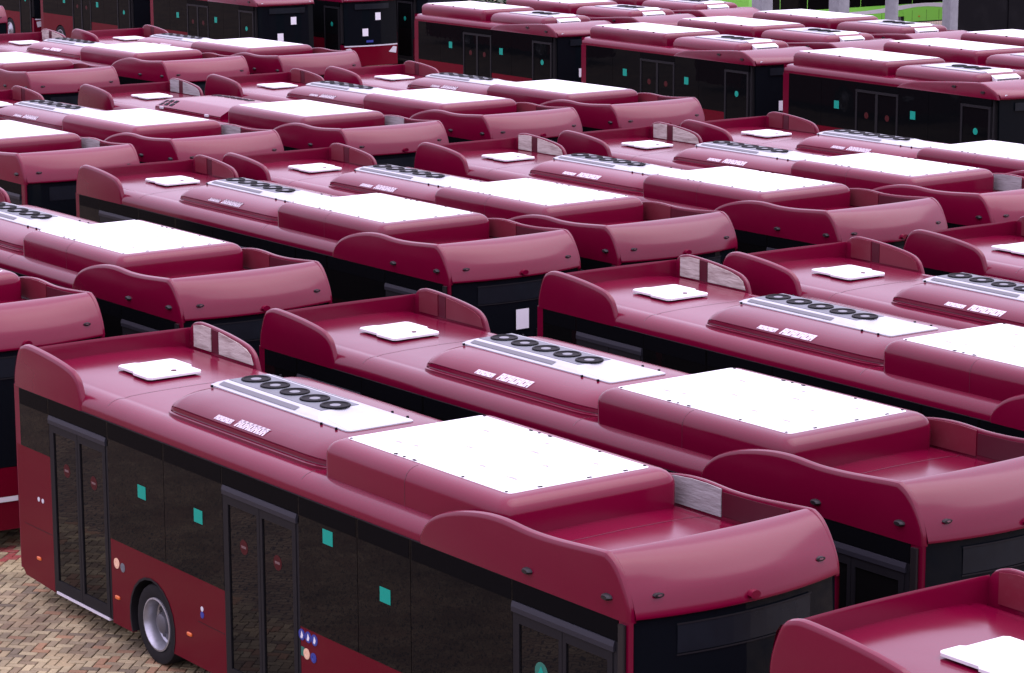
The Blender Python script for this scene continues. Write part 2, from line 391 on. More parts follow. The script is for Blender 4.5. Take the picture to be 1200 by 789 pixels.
    for x, z, r, m in ((-4.52, 1.01, .065, 'lamp_cream'), (-4.37, .99, .055, 'steel_grey'), (-.285, 1.01, .06, 'lamp_cream'), (-.15, 1.0, .055, 'sticker_blue')):
        q = MB(); q.disc_y((x, -1.252, z), [(r, 0), (r, .006), (r*.45, .008), (r*.4, .004), (0, .004)], 16, -1); q.build('roundel', m, root, 40)
    for x in (-.375, -.25, -.125):
        q = MB(); q.disc_y((x, -1.252, 1.20), [(.062, 0), (.062, .005), (0, .006)], 16, -1); o = q.build('badge', 'sticker_blue', root)
        q = MB(); q.add([(x-.022, -1.2585, 1.165), (x+.012, -1.2585, 1.16), (x+.03, -1.2585, 1.2), (x+.0, -1.2585, 1.245), (x-.012, -1.2585, 1.205)], [(0, 1, 2, 3, 4)]); q.build('badge_mark', 'paper', o, 0)
    q = MB(); q.box(-.39, -.33, -1.258, -1.25, .97, 1.07); q.build('sticker', 'sticker_dark_green', root, 0)
    for x, z in ((-6.54, 1.36), (-6.43, 1.36), (-2.5, .95)):
        q = MB(); q.disc_y((x, -1.252, z), [(.03, 0), (.03, .005), (0, .006)], 10, -1); q.build('badge', 'lamp_clear', root)
    q = MB(); q.disc_y((-2.5, -1.252, .88), [(.04, 0), (.04, .005), (0, .006)], 10, -1); q.build('badge', 'sticker_blue', root)
    # thin shut lines on the skirt
    for x0, x1, z in ((-6.95, -6.2, .97), (-2.6, -2.0, .78)):
        q = MB(); q.box(x0, x1, -1.2535, -1.25, z, z+.006); q.build('shut_line', 'seal', root, 0)
    # front
    nyy = 14; yy = [-1.2+2.4*k/nyy for k in range(nyy+1)]
    def front(z0, z1, x0, amt, name, m, off=0., n=5):
        q = MB(); rows = []
        for k in range(n+1):
            z = z0+(z1-z0)*k/n; rows.append([(x0+.02*math.sin((z-.3)/2.4*math.pi)+bulge(y, amt)+off, y, z) for y in yy])
        q.grid(rows); back = [[(p[0]-.05, p[1], p[2]) for p in r] for r in rows]; q.grid(back)
        return q.build(name, m, root)
    wd = front(1.16, 2.73, 5.09, .19, 'windscreen', 'glass_wind', 0)
    front(.30, 1.155, 5.09, .19, 'front_panel', 'maroon_side', .004)
    front(.69, .76, 5.09, .19, 'bumper_strip', 'white_trim', .016, 1)
    q = MB(); rows = [[(5.096+bulge(y, .19)+.008, y, z) for y in [-.79+1.58*k/8 for k in range(9)]] for z in (2.375, 2.64)]; q.grid(rows); q.build('destination_display', 'display', wd, 0)
    q = MB()
    for z in (2.36, 2.645): q.grid([[(5.096+bulge(y, .19)+.014, y, zz) for y in [-.80+1.6*k/8 for k in range(9)]] for zz in (z-.008, z+.008)])
    q.build('display_trim', 'seal', wd, 0)
    q = MB(); q.rings([[(x, .06*math.cos(a), 2.80+.045*math.sin(a)*(1 if math.sin(a) > 0 else .7)) for a in [R(30*k) for k in range(12)]] for x in (5.2, 5.36)]); q.build('front_camera', 'maroon', root, 40)
    for s in (-1, 1):
        q = MB(); q.rings([[(5.145+dx, s*.96+.055*k*math.cos(a), 2.925+.022*k*math.sin(a)) for a in [R(36*j) for j in range(10)]] for dx, k in ((-.1, 1), (.028, 1), (.032, .6))]); o = q.build('marker_light', 'lamp_black', root, 40)
        q = MB(); q.rings([[(5.145+dx, s*.96+.026*math.cos(a), 2.927+.009*math.sin(a)) for a in [R(45*j) for j in range(8)]] for dx in (.0, .036)]); q.build('lens', 'lamp_lens', o, 40)
        for x, z in ((3.64, 2.845), (4.82, 2.885)):
            q = MB(); q.rings([[(x+.07*k*math.cos(a), s*(1.255+dy), z+.034*k*math.sin(a)) for a in [R(36*j) for j in range(10)]] for dy, k in ((0, 1), (.035, .9), (.055, .6))]); q.build('side_marker', 'lamp_black', root, 40)
        q = MB(); q.rings([[(5.2, s*(.8+a), .85+c) for a, c in ((-.22, -.06), (.22, -.08), (.24, .05), (-.1, .08))], [(5.24, s*(.8+a*.95), .85+c*.9) for a, c in ((-.22, -.06), (.22, -.08), (.24, .05), (-.1, .08))]]); q.build('headlight', 'lamp_clear', root, 0)
    q = MB(); q.disc_y((0, 0, 0), [(.001, 0), (.001, 0)], 3)
    q = MB(); q.rings([[(5.27+dx, -.55+.09*math.cos(a), 1.02+.07*math.sin(a)) for a in [R(30*j) for j in range(12)]] for dx in (-.03, .0)]); q.build('front_badge', 'sticker_blue', root, 40)
    for sg in (-1, 1):
        q = MB(); q.rings([rrect(4.985, 5.075, *sorted((sg*1.252, sg*1.285)), .012, z, 2) for z in (2.16, 2.2, 2.62, 2.68)]); q.build('mirror_camera', 'lamp_black', root, 0)
        q = MB()
        for k in range(6):
            z0_, z1_ = 1.2+k*.14, 1.2+(k+1)*.14; y0_, y1_ = sg*.15+.1*k, sg*.15+.1*(k+1)
            q.box(5.30-.02*abs(y0_), 5.325-.02*abs(y0_), min(y0_, y1_)-.01, max(y0_, y1_)+.01, z0_, z1_)
        q.build('wiper', 'seal', wd, 0)
    # roof hatch
    h = MB(); pts = [(-6.04, -.36), (-5.62, -.36), (-5.58, -.40), (-5.22, -.40), (-5.18, -.36), (-5.18, .30), (-5.22, .34), (-5.52, .34), (-5.56, .40), (-6.0, .40), (-6.04, .36), (-6.04, -.08), (-6.08, -.12), (-6.08, -.32)]
    h.rings([[(x, y, z) for x, y in pts] if k == 1 else [(-5.62+(x+5.62)*k, y*k, z) for x, y in pts] for k, z in ((1, 2.985), (1, 3.012), (.975, 3.02))]); hh = h.build('roof_hatch', 'white_panel', root, 0)
    k = MB(); k.rings([rrect(-5.95, -5.28, -.32, .32, .05, z) for z in (2.955, 2.986)]); k.build('hatch_seal', 'seal', hh, 0)
    k = MB(); k.lathe_z((-5.36, .04, 3.02), [(.035, 0), (.035, .012), (.0, .014)], 10); k.build('hatch_lock', 'maroon_dark', hh)
    # roof seams
    for x in (-4.72, -.42, 3.4):
        q = MB(); q.add([(xx, y, z+.002) for y, z in sec[3:-3] for xx in (x, x+.012)], [(2*i, 2*i+1, 2*i+3, 2*i+2) for i in range(len(sec[3:-3])-1)]); q.build('roof_seam', 'maroon_dark', root)
    # battery box
    lv = [(2.93, 0), (3.17, 0), (3.215, .008), (3.26, .03), (3.295, .065), (3.318, .11), (3.328, .165)]
    b = MB(); b.rings([rrect(-.21+i, 3.01-i, -1.075+i, 1.075-i, max(.13-i*.3, .04), z, 5) for z, i in lv]); bx = b.build('battery_box', 'maroon', root, 25)
    t = MB(); t.rings([rrect(-.05, 2.80, -.865, .865, .05, z) for z in (3.322, 3.334)]); t.build('top_panel', 'white_panel', bx, 0)
    for x, y, l in ((.35, -.55, .16), (.62, -.5, .1), (1.0, -.1, .12), (.5, .45, .14), (1.55, .3, .16), (1.7, -.45, .14), (2.1, .05, .1), (2.25, -.5, .18), (2.3, .5, .12), (1.35, .62, .1)):
        q = MB(); q.box(x, x+l, y, y+.016, 3.3345, 3.336); q.box(x+.02, x+l*.7, y+.028, y+.038, 3.3345, 3.336); q.build('label', 'label_grey', bx, 0)
    for y in (-1, 1):
        q = MB(); q.add([(xx, y*(1.075-i+.0015), z+.0015) for z, i in lv for xx in (1.33, 1.338)], [(2*i, 2*i+1, 2*i+3, 2*i+2) for i in range(len(lv)-1)]); q.build('seam', 'maroon_dark', bx, 0)
    for y in (-.845, .845):
        for x in (.0, .82, .98, 1.15, 2.0, 2.72):
            q = MB(); q.box(x, x+(.05 if x in (.82, 1.15) else .025), y-.012, y+.012, 3.334, 3.342); q.build('latch', 'fan_black', bx, 0)
    for x, y in ((2.77, -.5), (2.77, .1), (2.77, .55)):
        q = MB(); q.box(x-.012, x+.012, y, y+.05, 3.334, 3.341); q.build('latch', 'fan_black', bx, 0)
    # air conditioner
    hp = [(1.0, 2.93), (.998, 2.962), (.965, 2.975), (.960, 2.985), (.972, 2.992), (.966, 3.028), (.952, 3.033), (.952, 3.039), (.960, 3.044), (.945, 3.065), (.895, 3.108), (.81, 3.15), (.68, 3.182), (.55, 3.195), (.44, 3.20), (0, 3.20)]
    def acsec(x, ky, kz): return [(x, -y*ky, 2.93+(z-2.93)*kz) for y, z in hp]+[(x, y*ky, 2.93+(z-2.93)*kz) for y, z in reversed(hp[:-1])]
    a = MB(); rows = [acsec(x, ky, kz) for x, ky, kz in ((-3.72, .93, .25), (-3.70, .95, .6), (-3.66, .965, .8), (-3.58, .985, .95), (-3.48, .995, 1), (-3.0, 1, 1), (-1.0, 1, 1), (-.70, 1, 1), (-.52, .985, .985), (-.40, .95, .93), (-.31, .90, .78), (-.27, .86, .45))]
    a.grid(rows); a.cap(rows[0], True); a.cap(rows[-1]); ac = a.build('air_conditioner', 'maroon', root, 35)
    hs = MB(); hs.rings([rrect(-3.66+i, -.70-i, -.43+j, .43-j, .05, z, 3) for z, i, j in ((3.19, 0, 0), (3.212, 0, 0), (3.216, .006, .006))]); hs.build('housing', 'white_plastic', ac, 30)
    hs = MB(); hs.rings([[(x0, -y0, z), (x1, -y0, z), (x1, y0, z), (x0, y0, z)] for x0, x1, y0, z in ((-3.64, -1.34, .40, 3.216), (-3.62, -1.42, .36, 3.235), (-3.55, -1.50, .27, 3.262))]); hs.build('housing', 'white_plastic', ac, 0)
    hs = MB(); hs.box(-3.53, -1.53, -.245, .245, 3.26, 3.267); hs.build('fan_deck', 'steel_grey', ac, 0)
    hs = MB(); hs.rings([[(-1.30, -.3, z), (-.74, -.41, z), (-.74, .41, z), (-1.30, .3, z)] for z in (3.215, 3.221)]); hs.build('cover_plate', 'white_panel', ac, 0)
    for s in (-1, 1):
        g = MB(); g.add([(x, s*y, z) for x in (-3.52, -1.86) for y, z in ((.385, 3.232), (.318, 3.256))], [(0, 1, 3, 2)]); g.build('grille', 'grille', ac, 0)
    for k, x in enumerate((-3.33, -2.905, -2.48, -2.055, -1.63)):
        fn = MB(); fn.lathe_z((x, 0, 3.266), [(.172, 0), (.172, .014), (.164, .02), (.146, .02), (.136, .01), (.05, .008)], 24); fo = fn.build('fan', 'fan_black', ac)
        hb = MB(); hb.lathe_z((x, 0, 3.266), [(.062, .003), (.062, .012), (.05, .015), (.0, .016)], 18); hb.build('fan_hub', 'fan_hub', ac)
    # lettering on the near shoulder (two short words, too small to read)
    def letters(x0, x1, n, h, y0, lean):
        l = MB(); wd_ = (x1-x0)/n
        for i in range(n):
            xa = x0+i*wd_
            def q(x, t): return (x+lean*t, -(.953-t*.064*h), 3.066+t*.054*h)
            for bx0, bx1, t0, t1 in ((0, .34, 0, 1), (.6, .92, 0, 1), (0, .92, .72, 1), (0, .92, 0, .28) if i % 2 else (0, .92, .36, .64)):
                l.add([q(xa+bx0*wd_, t0), q(xa+bx1*wd_, t0), q(xa+bx1*wd_, t1), q(xa+bx0*wd_, t1)], [(0, 1, 2, 3)])
        return l.build('lettering', 'white_letter', ac, 0)
    letters(-2.66, -2.30, 7, .8, 0, .03); letters(-2.22, -1.60, 7, 1.25, 0, .05)
    for s in (-1, 1):
        for x in (-3.56, -1.2, -.9):
            k = MB(); k.box(x, x+.02, s*.46-.012, s*.46+.012, 3.198, 3.225); k.build('hook', 'fan_black', ac, 0)
    return root

def bare_conditioner(root):
    """the one unit without its white housing: low lid with square openings"""
    hp = [(1.0, 2.93), (1.0, 2.985), (.98, 2.99), (.98, 3.01), (.99, 3.015), (.96, 3.04), (.70, 3.175), (.6, 3.19), (0, 3.195)]
    def sec(x, ky, kz): return [(x, -y*ky, 2.93+(z-2.93)*kz) for y, z in hp]+[(x, y*ky, 2.93+(z-2.93)*kz) for y, z in reversed(hp[:-1])]
    a = MB(); rows = [sec(*q) for q in ((-3.74, .95, .3), (-3.70, .97, .8), (-3.4, .995, .95), (-2.8, 1, 1), (-.63, 1, 1))]
    a.grid(rows); a.cap(rows[0], True); a.cap(rows[-1]); ac = a.build('air_conditioner', 'maroon', root, 35)
    ctl = [(-3.74, .95, .3), (-3.70, .97, .8), (-3.4, .995, .95), (-2.8, 1, 1), (-.63, 1, 1)]
    def surf(x, y):
        for (xa, ka, za), (xb, kb, zb) in zip(ctl[:-1], ctl[1:]):
            if xa <= x <= xb:
                t = (x-xa)/(xb-xa); ky = ka+(kb-ka)*t; kz = za+(zb-za)*t; break
        yy = abs(y)/ky
        for (ya, z0), (yb, z1) in zip(hp[:-1], hp[1:]):
            if yb <= yy <= ya and ya > yb: return 2.93+(z0+(z1-z0)*(ya-yy)/(ya-yb)-2.93)*kz
        return 3.0
    spots = [(-3.50+.24*i, sg*(.78+.115*j), .045) for i in range(3) for j in range(2) for sg in (-1, 1)]+[(-3.3+.3*i, .45, .09) for i in range(6)]
    for x, y, h in spots:
        k = MB(); hx = max(h*1.1, .075); P = [(x-hx, y-h), (x+hx, y-h), (x+hx, y+h), (x-hx, y+h)]
        k.rings([[(a_, b_, surf(a_, b_)+dz) for a_, b_ in P] for dz in (-.02, .008)]); k.build('vent', 'fan_black', ac, 0)
    for x in (-3.4, -1.3):
        k = MB(); k.box(x, x+.16, -1.02, -.985, 2.97, 3.02); k.build('bracket', 'white_trim', ac, 0)
    return ac

# ------------------------------------------------------------------ short bus without fairings
def make_short_bus():
    root = empty('short_bus')
    HW = 1.22
    half = [(1.22, 2.70), (1.228, 2.76), (1.21, 2.83), (1.165, 2.885), (1.10, 2.915), (1.0, 2.925), (.6, 2.935), (0, 2.94)]
    sec = [(-y, z) for y, z in half]+[(y, z) for y, z in reversed(half[:-1])]
    b = MB(); b.grid([[(x, y, z) for y, z in sec] for x in (-.06, 0, 2, 5, 7.6, 8.1)])
    b.grid([[(-.08-.04*(1-(y/1.22)**2), y, z) for y in [-1.22+.244*k for k in range(11)]] for z in (.36, .9, 1.6, 2.3, 2.72, 2.86, 2.93)])
    for s in (-1, 1):
        b.box(-.10, .15, *sorted((s*1.222, s*1.15)), .36, 2.70)
        b.box(8.18, 8.36, *sorted((s*1.21, s*1.13)), .3, 1.1)
    b.build('body', 'maroon', root)
    u = MB(); u.box(.1, 8.1, -.82, .82, .26, 1.15); u.box(.05, 8.2, -1.16, 1.16, 1.152, 2.69); u.build('underbody', 'underbody', root, 0)
    # raised front cowl
    cw = [(4.6, 2.705)]+curve_pts([(4.75, 2.80), (5.2, 2.90), (6.2, 2.98), (7.2, 3.05), (7.75, 3.07), (7.98, 3.02), (8.25, 2.92), (8.38, 2.84)], 3)+[(8.42, 2.705)]
    f = MB()
    for s in (-1, 1): wing(f, cw, 1.232, .09, s, rad=.05)
    ys = [-1.18+2.36*k/12 for k in range(13)]
    bp = curve_pts([(7.5, 2.93), (7.52, 3.05), (7.62, 3.075), (7.8, 3.06), (8.1, 2.97), (8.34, 2.86), (8.42, 2.78), (8.42, 2.72), (8.38, 2.70)], 3)
    f.grid([[(x+bulge(y, .16)*min(1, max(0, (x-7.5)/.6)), y, z) for x, z in bp] for y in ys])
    f.build('front_cowl', 'maroon', root)
    for x0, x1, z0 in ((.16, 1.55, 1.42), (1.56, 2.98, 1.42), (4.70, 5.85, 1.30), (5.86, 7.06, 1.30)):
        p = MB(); p.box(x0, x1, -1.226, -1.17, z0, 2.70); o = p.build('window', 'glass_far', root, 0)
        for sx in (2.10, 5.16):
            if x0 < sx < x1: s = MB(); s.box(sx, sx+.2, -1.2295, -1.2265, 1.93, 2.14); s.build('sticker', 'sticker_green', o, 0)
    for x0, x1 in ((2.985, 4.695), (7.065, 8.17)):
        p = MB(); p.box(x0, x1, -1.225, -1.17, 2.52, 2.70); p.build('window', 'glass_black', root, 0)
    def frame(x0, x1, dbl):
        fr = MB(); y0, y1 = -1.24, -1.18; e = .07
        fr.box(x0, x0+e, y0, y1, .3, 2.45); fr.box(x1-e, x1, y0, y1, .3, 2.45); fr.box(x0, x1, y0-.004, y1, 2.45, 2.515); fr.box(x0+e, x1-e, y0, y1, .3, .42)
        if dbl: fr.box((x0+x1)/2-.05, (x0+x1)/2+.05, y0, y1, .42, 2.45)
        d = fr.build('door', 'door_frame', root, 0)
        cuts = [(x0+e, (x0+x1)/2-.05), ((x0+x1)/2+.05, x1-e)] if dbl else [(x0+e, x1-e)]
        for a, c in cuts:
            g = MB(); g.box(a, c, -1.222, -1.2, .42, 2.45); g.build('pane', 'glass_far', d, 0)
            s = MB(); s.disc_y(((a+c)/2, -1.222, 1.86), [(.085, .001), (0, .003)], 14, -1); s.build('sign', 'sticker_red' if dbl else 'sticker_green', d)
    frame(2.99, 4.69, True); frame(7.07, 8.16, False)
    xs = [.16, 1.8, 3.4, 5.0, 6.6, 8.1]
    for a, c in zip(xs[:-1], xs[1:]):
        p = MB(); p.box(a+.006, c-.006, 1.17, 1.226, 1.3, 2.70); p.build('window', 'glass_far', root, 0)
    def skirt(pts, s): side_poly(pts, 1.224, .06, s).build('side_panel', 'maroon_side', root, 0)
    for s in (-1, 1):
        skirt(arch_panel(.16, 2.98, .28, 1.418 if s < 0 else 1.298, 1.75, .52), s)
        skirt(arch_panel(4.70, 7.06, .28, 1.298, 6.0, .52), s)
    skirt([(2.985, .28), (4.695, .28), (4.695, 1.298), (2.985, 1.298)], 1); skirt([(7.065, .28), (8.18, .28), (8.18, 1.298), (7.065, 1.298)], 1)
    for x, ds in ((1.75, True), (6.0, False)):
        for s in (-1, 1): make_wheel(root, x, s, ds)
    # front
    yy = [-1.16+2.32*k/12 for k in range(13)]
    def front(z0, z1, name, m, off=0., n=4):
        q = MB(); rows = [[(8.36+.10*(1-(z-.3)/2.4)*.6+bulge(y, .16)+off, y, z) for y in yy] for z in [z0+(z1-z0)*k/n for k in range(n+1)]]
        q.grid(rows); q.grid([[(p[0]-.05, p[1], p[2]) for p in r] for r in rows]); return q.build(name, m, root)
    wd = front(1.06, 2.71, 'windscreen', 'glass_wind'); front(.3, 1.05, 'front_panel', 'maroon_side', .003)
    front(1.03, 1.075, 'windscreen_trim', 'lamp_clear', .014, 1)
    q = MB(); q.grid([[(8.40+bulge(y, .16)+.006, y, z) for y in [-.75+1.5*k/6 for k in range(7)]] for z in (2.42, 2.62)]); q.build('destination_display', 'display', wd, 0)
    for y0, z0 in ((-.45, 1.42), (.12, 2.0)):
        q = MB(); q.grid([[(8.37+.06*(1-(z-.3)/2.4)+bulge(y, .16)+.016, y, z) for y in (y0, y0+.24)] for z in (z0, z0+.28)]); q.build('notice', 'paper', wd, 0)
    q = MB(); q.grid([[(8.375+.06*(1-(z-.3)/2.4)+bulge(y, .16)+.016, y, z) for y in (-.3, .0)] for z in (1.18, 1.26)]); q.build('sticker', 'sticker_blue', wd, 0)
    for s in (-1, 1):
        q = MB(); ring = [(s*.72, .78), (s*1.08, .72), (s*1.12, .95), (s*.95, .98)]
        q.rings([[(8.36+bulge(y, .16)+dx, y, z) for y, z in ring] for dx in (-.02, .06)]); q.build('headlight', 'lamp_clear', root, 0)
        for x, z in ((6.81, 2.91), (7.87, 2.85)):
            q = MB(); q.rings([[(x+.07*math.cos(a), s*(1.225+dy), z+.03*math.sin(a)) for a in [R(45*j) for j in range(8)]] for dy in (0, .045)]); q.build('side_marker', 'lamp_black', root, 40)
        q = MB(); q.rings([[(8.40+dx, s*1.0+.05*math.cos(a), 2.80+.03*math.sin(a)) for a in [R(45*j) for j in range(8)]] for dx in (-.05, .06)]); q.build('marker_light', 'lamp_clear', root, 40)
    # battery box
    lv = [(2.92, 0), (3.14, 0), (3.19, .01), (3.235, .04), (3.265, .085), (3.28, .15)]
    b = MB(); b.rings([rrect(.04+i, 3.95-i, -1.06+i, 1.06-i, max(.13-i*.3, .04), z, 4) for z, i in lv]); bx = b.build('battery_box', 'maroon', root, 25)
    t = MB(); t.rings([rrect(.17, 3.82, -.91, .91, .03, z) for z in (3.278, 3.288)]); t.build('top_panel', 'white_panel', bx, 0)
    for x in (.6, 1.9, 3.2):
        for y in (-.93, .93): q = MB(); q.box(x, x+.05, y-.015, y+.015, 3.277, 3.296); q.build('latch', 'fan_black', bx, 0)
    # air conditioner
    lv = [(2.92, 0), (3.05, 0), (3.12, .03), (3.18, .09), (3.215, .18), (3.225, .3)]
    a = MB(); a.rings([rrect(4.15+i*1.2, 7.3-i*.6, -.98+i, .98-i, .16, z, 4) for z, i in lv]); ac = a.build('air_conditioner', 'maroon', root, 30)
    q = MB(); q.rings([rrect(4.75, 7.08, -.58, .58, .06, z) for z in (3.218, 3.245)]); q.build('housing', 'white_plastic', ac, 0)
    q = MB(); q.box(5.4, 6.7, -.3, .3, 3.244, 3.252); q.build('fan_deck', 'steel_grey', ac, 0)
    for x in (5.6, 6.05, 6.5):
        q = MB(); q.lathe_z((x, 0, 3.25), [(.2, 0), (.2, .022), (.185, .034), (.155, .015), (.0, .013)], 16); q.build('fan', 'fan_black', ac)
    q = MB(); q.rings([[(6.80, y0, 3.27), (7.02, y0, 3.275), (7.42, y0, 3.10), (7.42, y0, 3.0), (6.80, y0, 3.0)] for y0 in (-.42, .42)]); q.build('intake_hood', 'white_panel', ac, 0)
    q = MB(); q.box(7.421, 7.426, -.36, .36, 3.03, 3.085); q.build('intake_slot', 'grille', ac, 0)
    return root

# ------------------------------------------------------------------ ground
def ground_material(name, per_island=False, sheet=False):
    m = bpy.data.materials.new(name); m.use_nodes = True; t = m.node_tree; b = t.nodes['Principled BSDF']; b.inputs['Roughness'].default_value = .85
    ramp = t.nodes.new('ShaderNodeValToRGB'); ramp.color_ramp.interpolation = 'CONSTANT'
    cols = [(0, (0.287, 0.241, 0.128)), (.2, (0.221, 0.182, 0.099)), (.36, (0.342, 0.293, 0.156)), (.55, (0.182, 0.141, 0.075)), (.68, (0.298, 0.241, 0.123)), (.82, (0.276, 0.164, 0.080)), (.92, (0.144, 0.117, 0.067))]
    while len(ramp.color_ramp.elements) < len(cols): ramp.color_ramp.elements.new(.5)
    for e, (p, c) in zip(ramp.color_ramp.elements, cols): e.position = p; e.color = (*c, 1)
    geo = t.nodes.new('ShaderNodeNewGeometry')
    if sheet:
        br = t.nodes.new('ShaderNodeTexBrick'); br.inputs['Scale'].default_value = 1; br.inputs['Brick Width'].default_value = .22; br.inputs['Row Height'].default_value = .11; br.inputs['Mortar Size'].default_value = .012
        br.inputs['Color1'].default_value = (.22, .17, .095, 1); br.inputs['Color2'].default_value = (.15, .1, .055, 1); br.inputs['Mortar'].default_value = (.03, .025, .018, 1)
        mp = t.nodes.new('ShaderNodeMapping'); mp.inputs['Rotation'].default_value = (0, 0, R(45)); t.links.new(geo.outputs['Position'], mp.inputs['Vector']); t.links.new(mp.outputs[0], br.inputs['Vector']); col = br.outputs['Color']
    elif per_island: t.links.new(geo.outputs['Random Per Island'], ramp.inputs[0]); col = ramp.outputs[0]
    else:
        oi = t.nodes.new('ShaderNodeObjectInfo'); t.links.new(oi.outputs['Random'], ramp.inputs[0]); col = ramp.outputs[0]
    n = t.nodes.new('ShaderNodeTexNoise'); n.inputs['Scale'].default_value = 1.1; n.inputs['Detail'].default_value = 7; t.links.new(geo.outputs['Position'], n.inputs['Vector'])
    r = t.nodes.new('ShaderNodeMapRange'); r.inputs['From Min'].default_value = .4; r.inputs['From Max'].default_value = .7; r.inputs['To Min'].default_value = 1.0; r.inputs['To Max'].default_value = .5
    t.links.new(n.outputs['Fac'], r.inputs['Value'])
    n2 = t.nodes.new('ShaderNodeTexNoise'); n2.inputs['Scale'].default_value = 45; n2.inputs['Detail'].default_value = 4; t.links.new(geo.outputs['Position'], n2.inputs['Vector'])
    r2_ = t.nodes.new('ShaderNodeMapRange'); r2_.inputs['To Min'].default_value = .75; r2_.inputs['To Max'].default_value = 1.25; t.links.new(n2.outputs['Fac'], r2_.inputs['Value'])
    mu = t.nodes.new('ShaderNodeMath'); mu.operation = 'MULTIPLY'; t.links.new(r.outputs[0], mu.inputs[0]); t.links.new(r2_.outputs[0], mu.inputs[1])
    hv = t.nodes.new('ShaderNodeHueSaturation'); t.links.new(col, hv.inputs['Color']); t.links.new(mu.outputs[0], hv.inputs['Value'])
    # oily orange stains
    n3 = t.nodes.new('ShaderNodeTexNoise'); n3.inputs['Scale'].default_value = .8; n3.inputs['Detail'].default_value = 5; t.links.new(geo.outputs['Position'], n3.inputs['Vector'])
    r3 = t.nodes.new('ShaderNodeMapRange'); r3.inputs['From Min'].default_value = .55; r3.inputs['From Max'].default_value = .75; r3.inputs['To Max'].default_value = .55; t.links.new(n3.outputs['Fac'], r3.inputs['Value'])
    mx = t.nodes.new('ShaderNodeMix'); mx.data_type = 'RGBA'; mx.inputs['B'].default_value = (.13, .065, .035, 1); t.links.new(r3.outputs[0], mx.inputs['Factor']); t.links.new(hv.outputs[0], mx.inputs['A'])
    t.links.new(mx.outputs['Result'], b.inputs['Base Color'])
    bp = t.nodes.new('ShaderNodeBump'); bp.inputs['Strength'].default_value = .5; bp.inputs['Distance'].default_value = .004; t.links.new(n2.outputs['Fac'], bp.inputs['Height']); t.links.new(bp.outputs[0], b.inputs['Normal'])
    M[name] = m
ground_material('paver_each'); ground_material('paver_many', per_island=True); ground_material('paver_sheet', sheet=True)
mat('joint_sand', (.02, .015, .01), .95)
mat('paver_red', (0.21, 0.035, 0.028), .85, noise=(12., (0.182, 0.112, 0.077), .5, .75))
PX0, PX1, PY0, PY1 = -10.6, -2.4, -3.2, .4
g = MB()
for x0, x1, y0, y1 in ((-900, PX0, -900, 900), (PX1, 900, -900, 900), (PX0, PX1, -900, PY0), (PX0, PX1, PY1, 900)):
    g.add([(x0, y0, 0), (x1, y0, 0), (x1, y1, 0), (x0, y1, 0)], [(0, 1, 2, 3)])
ground = g.build('ground', 'paver_sheet', None, 0); tag(ground, kind='structure')
# where the pavement shows it is built stone by stone on a bed of sand
U = .112; ang = R(45)
ca, sa = math.cos(ang), math.sin(ang)
j = MB(); j.add([(PX0, PY0, -.02), (PX1, PY0, -.02), (PX1, PY1, -.02), (PX0, PY1, -.02)], [(0, 1, 2, 3)])
j.build('joint_bed', 'joint_sand', ground, 0)
def paver_ring(lx, ly, gap=.013):
    b = .006
    return [(b and [(x, y, z) for x, y in ((gap/2+i, gap/2+i), (lx-gap/2-i, gap/2+i), (lx-gap/2-i, ly-gap/2-i), (gap/2+i, ly-gap/2-i))]) for z, i in ((-.035, 0), (-.005, 0), (0, b))]
pm = MB(); pm.rings(paver_ring(2*U, U), cap0=False); pme = pm.mesh('paver', 0); pme.materials.append(M['paver_each'])
pmr = pme.copy(); pmr.materials.clear(); pmr.materials.append(M['paver_red'])
cells = []
for ix in range(-160, 160):
    for iy in range(-160, 160):
        k = (ix-iy) % 4
        if k not in (0, 3): continue
        wx = ca*ix*U-sa*iy*U-6.2; wy = sa*ix*U+ca*iy*U-1.9
        if not (PX0-.25 < wx < PX1+.25 and PY0-.25 < wy < PY1+.1): continue
        cells.append((wx, wy, k))
# visible triangle of pavement: sort by whether it lies in view, nearest first
def seen(wx, wy):
    d = Vector((wx, wy, 0))-Vector((22.29499, -15.07366, 9.68536)); dep = d.dot(fw)
    u = 600+3075.27*d.dot(r2)/dep; v = 394.5-3075.27*d.dot(u2)/dep
    return -6 < u < 230 and 630 < v < 800 and wy < -.55
redz = lambda wx, wy: -9.4 < wx < -8.55 and -.95 < wy < -.5
cells.sort(key=lambda c: (not redz(c[0], c[1]), not seen(c[0], c[1]), (c[0]-22.3)**2+(c[1]+15)**2))
rest = MB()
for n_, (wx, wy, k) in enumerate(cells):
    dz = .004+random.uniform(-.003, .003); rz = ang+(math.pi/2 if k == 3 else 0)
    if k == 3: ox, oy = wx+ca*U, wy+sa*U
    else: ox, oy = wx, wy
    if n_ < 300:
        red = redz(wx, wy) and random.random() < .5
        o = bpy.data.objects.new('paver', pmr if red else pme); C.objects.link(o); o.parent = ground
        o.location = (ox, oy, dz); o.rotation_euler = (random.uniform(-.012, .012), random.uniform(-.012, .012), rz+random.uniform(-.012, .012))
    else:
        c_, s_ = math.cos(rz), math.sin(rz)
        rest.rings([[(ox+c_*x-s_*y, oy+s_*x+c_*y, z+dz) for x, y, z in ring] for ring in paver_ring(2*U, U)], cap0=False)
o = rest.build('pavers', 'paver_many', ground, 0); tag(o, kind='stuff')

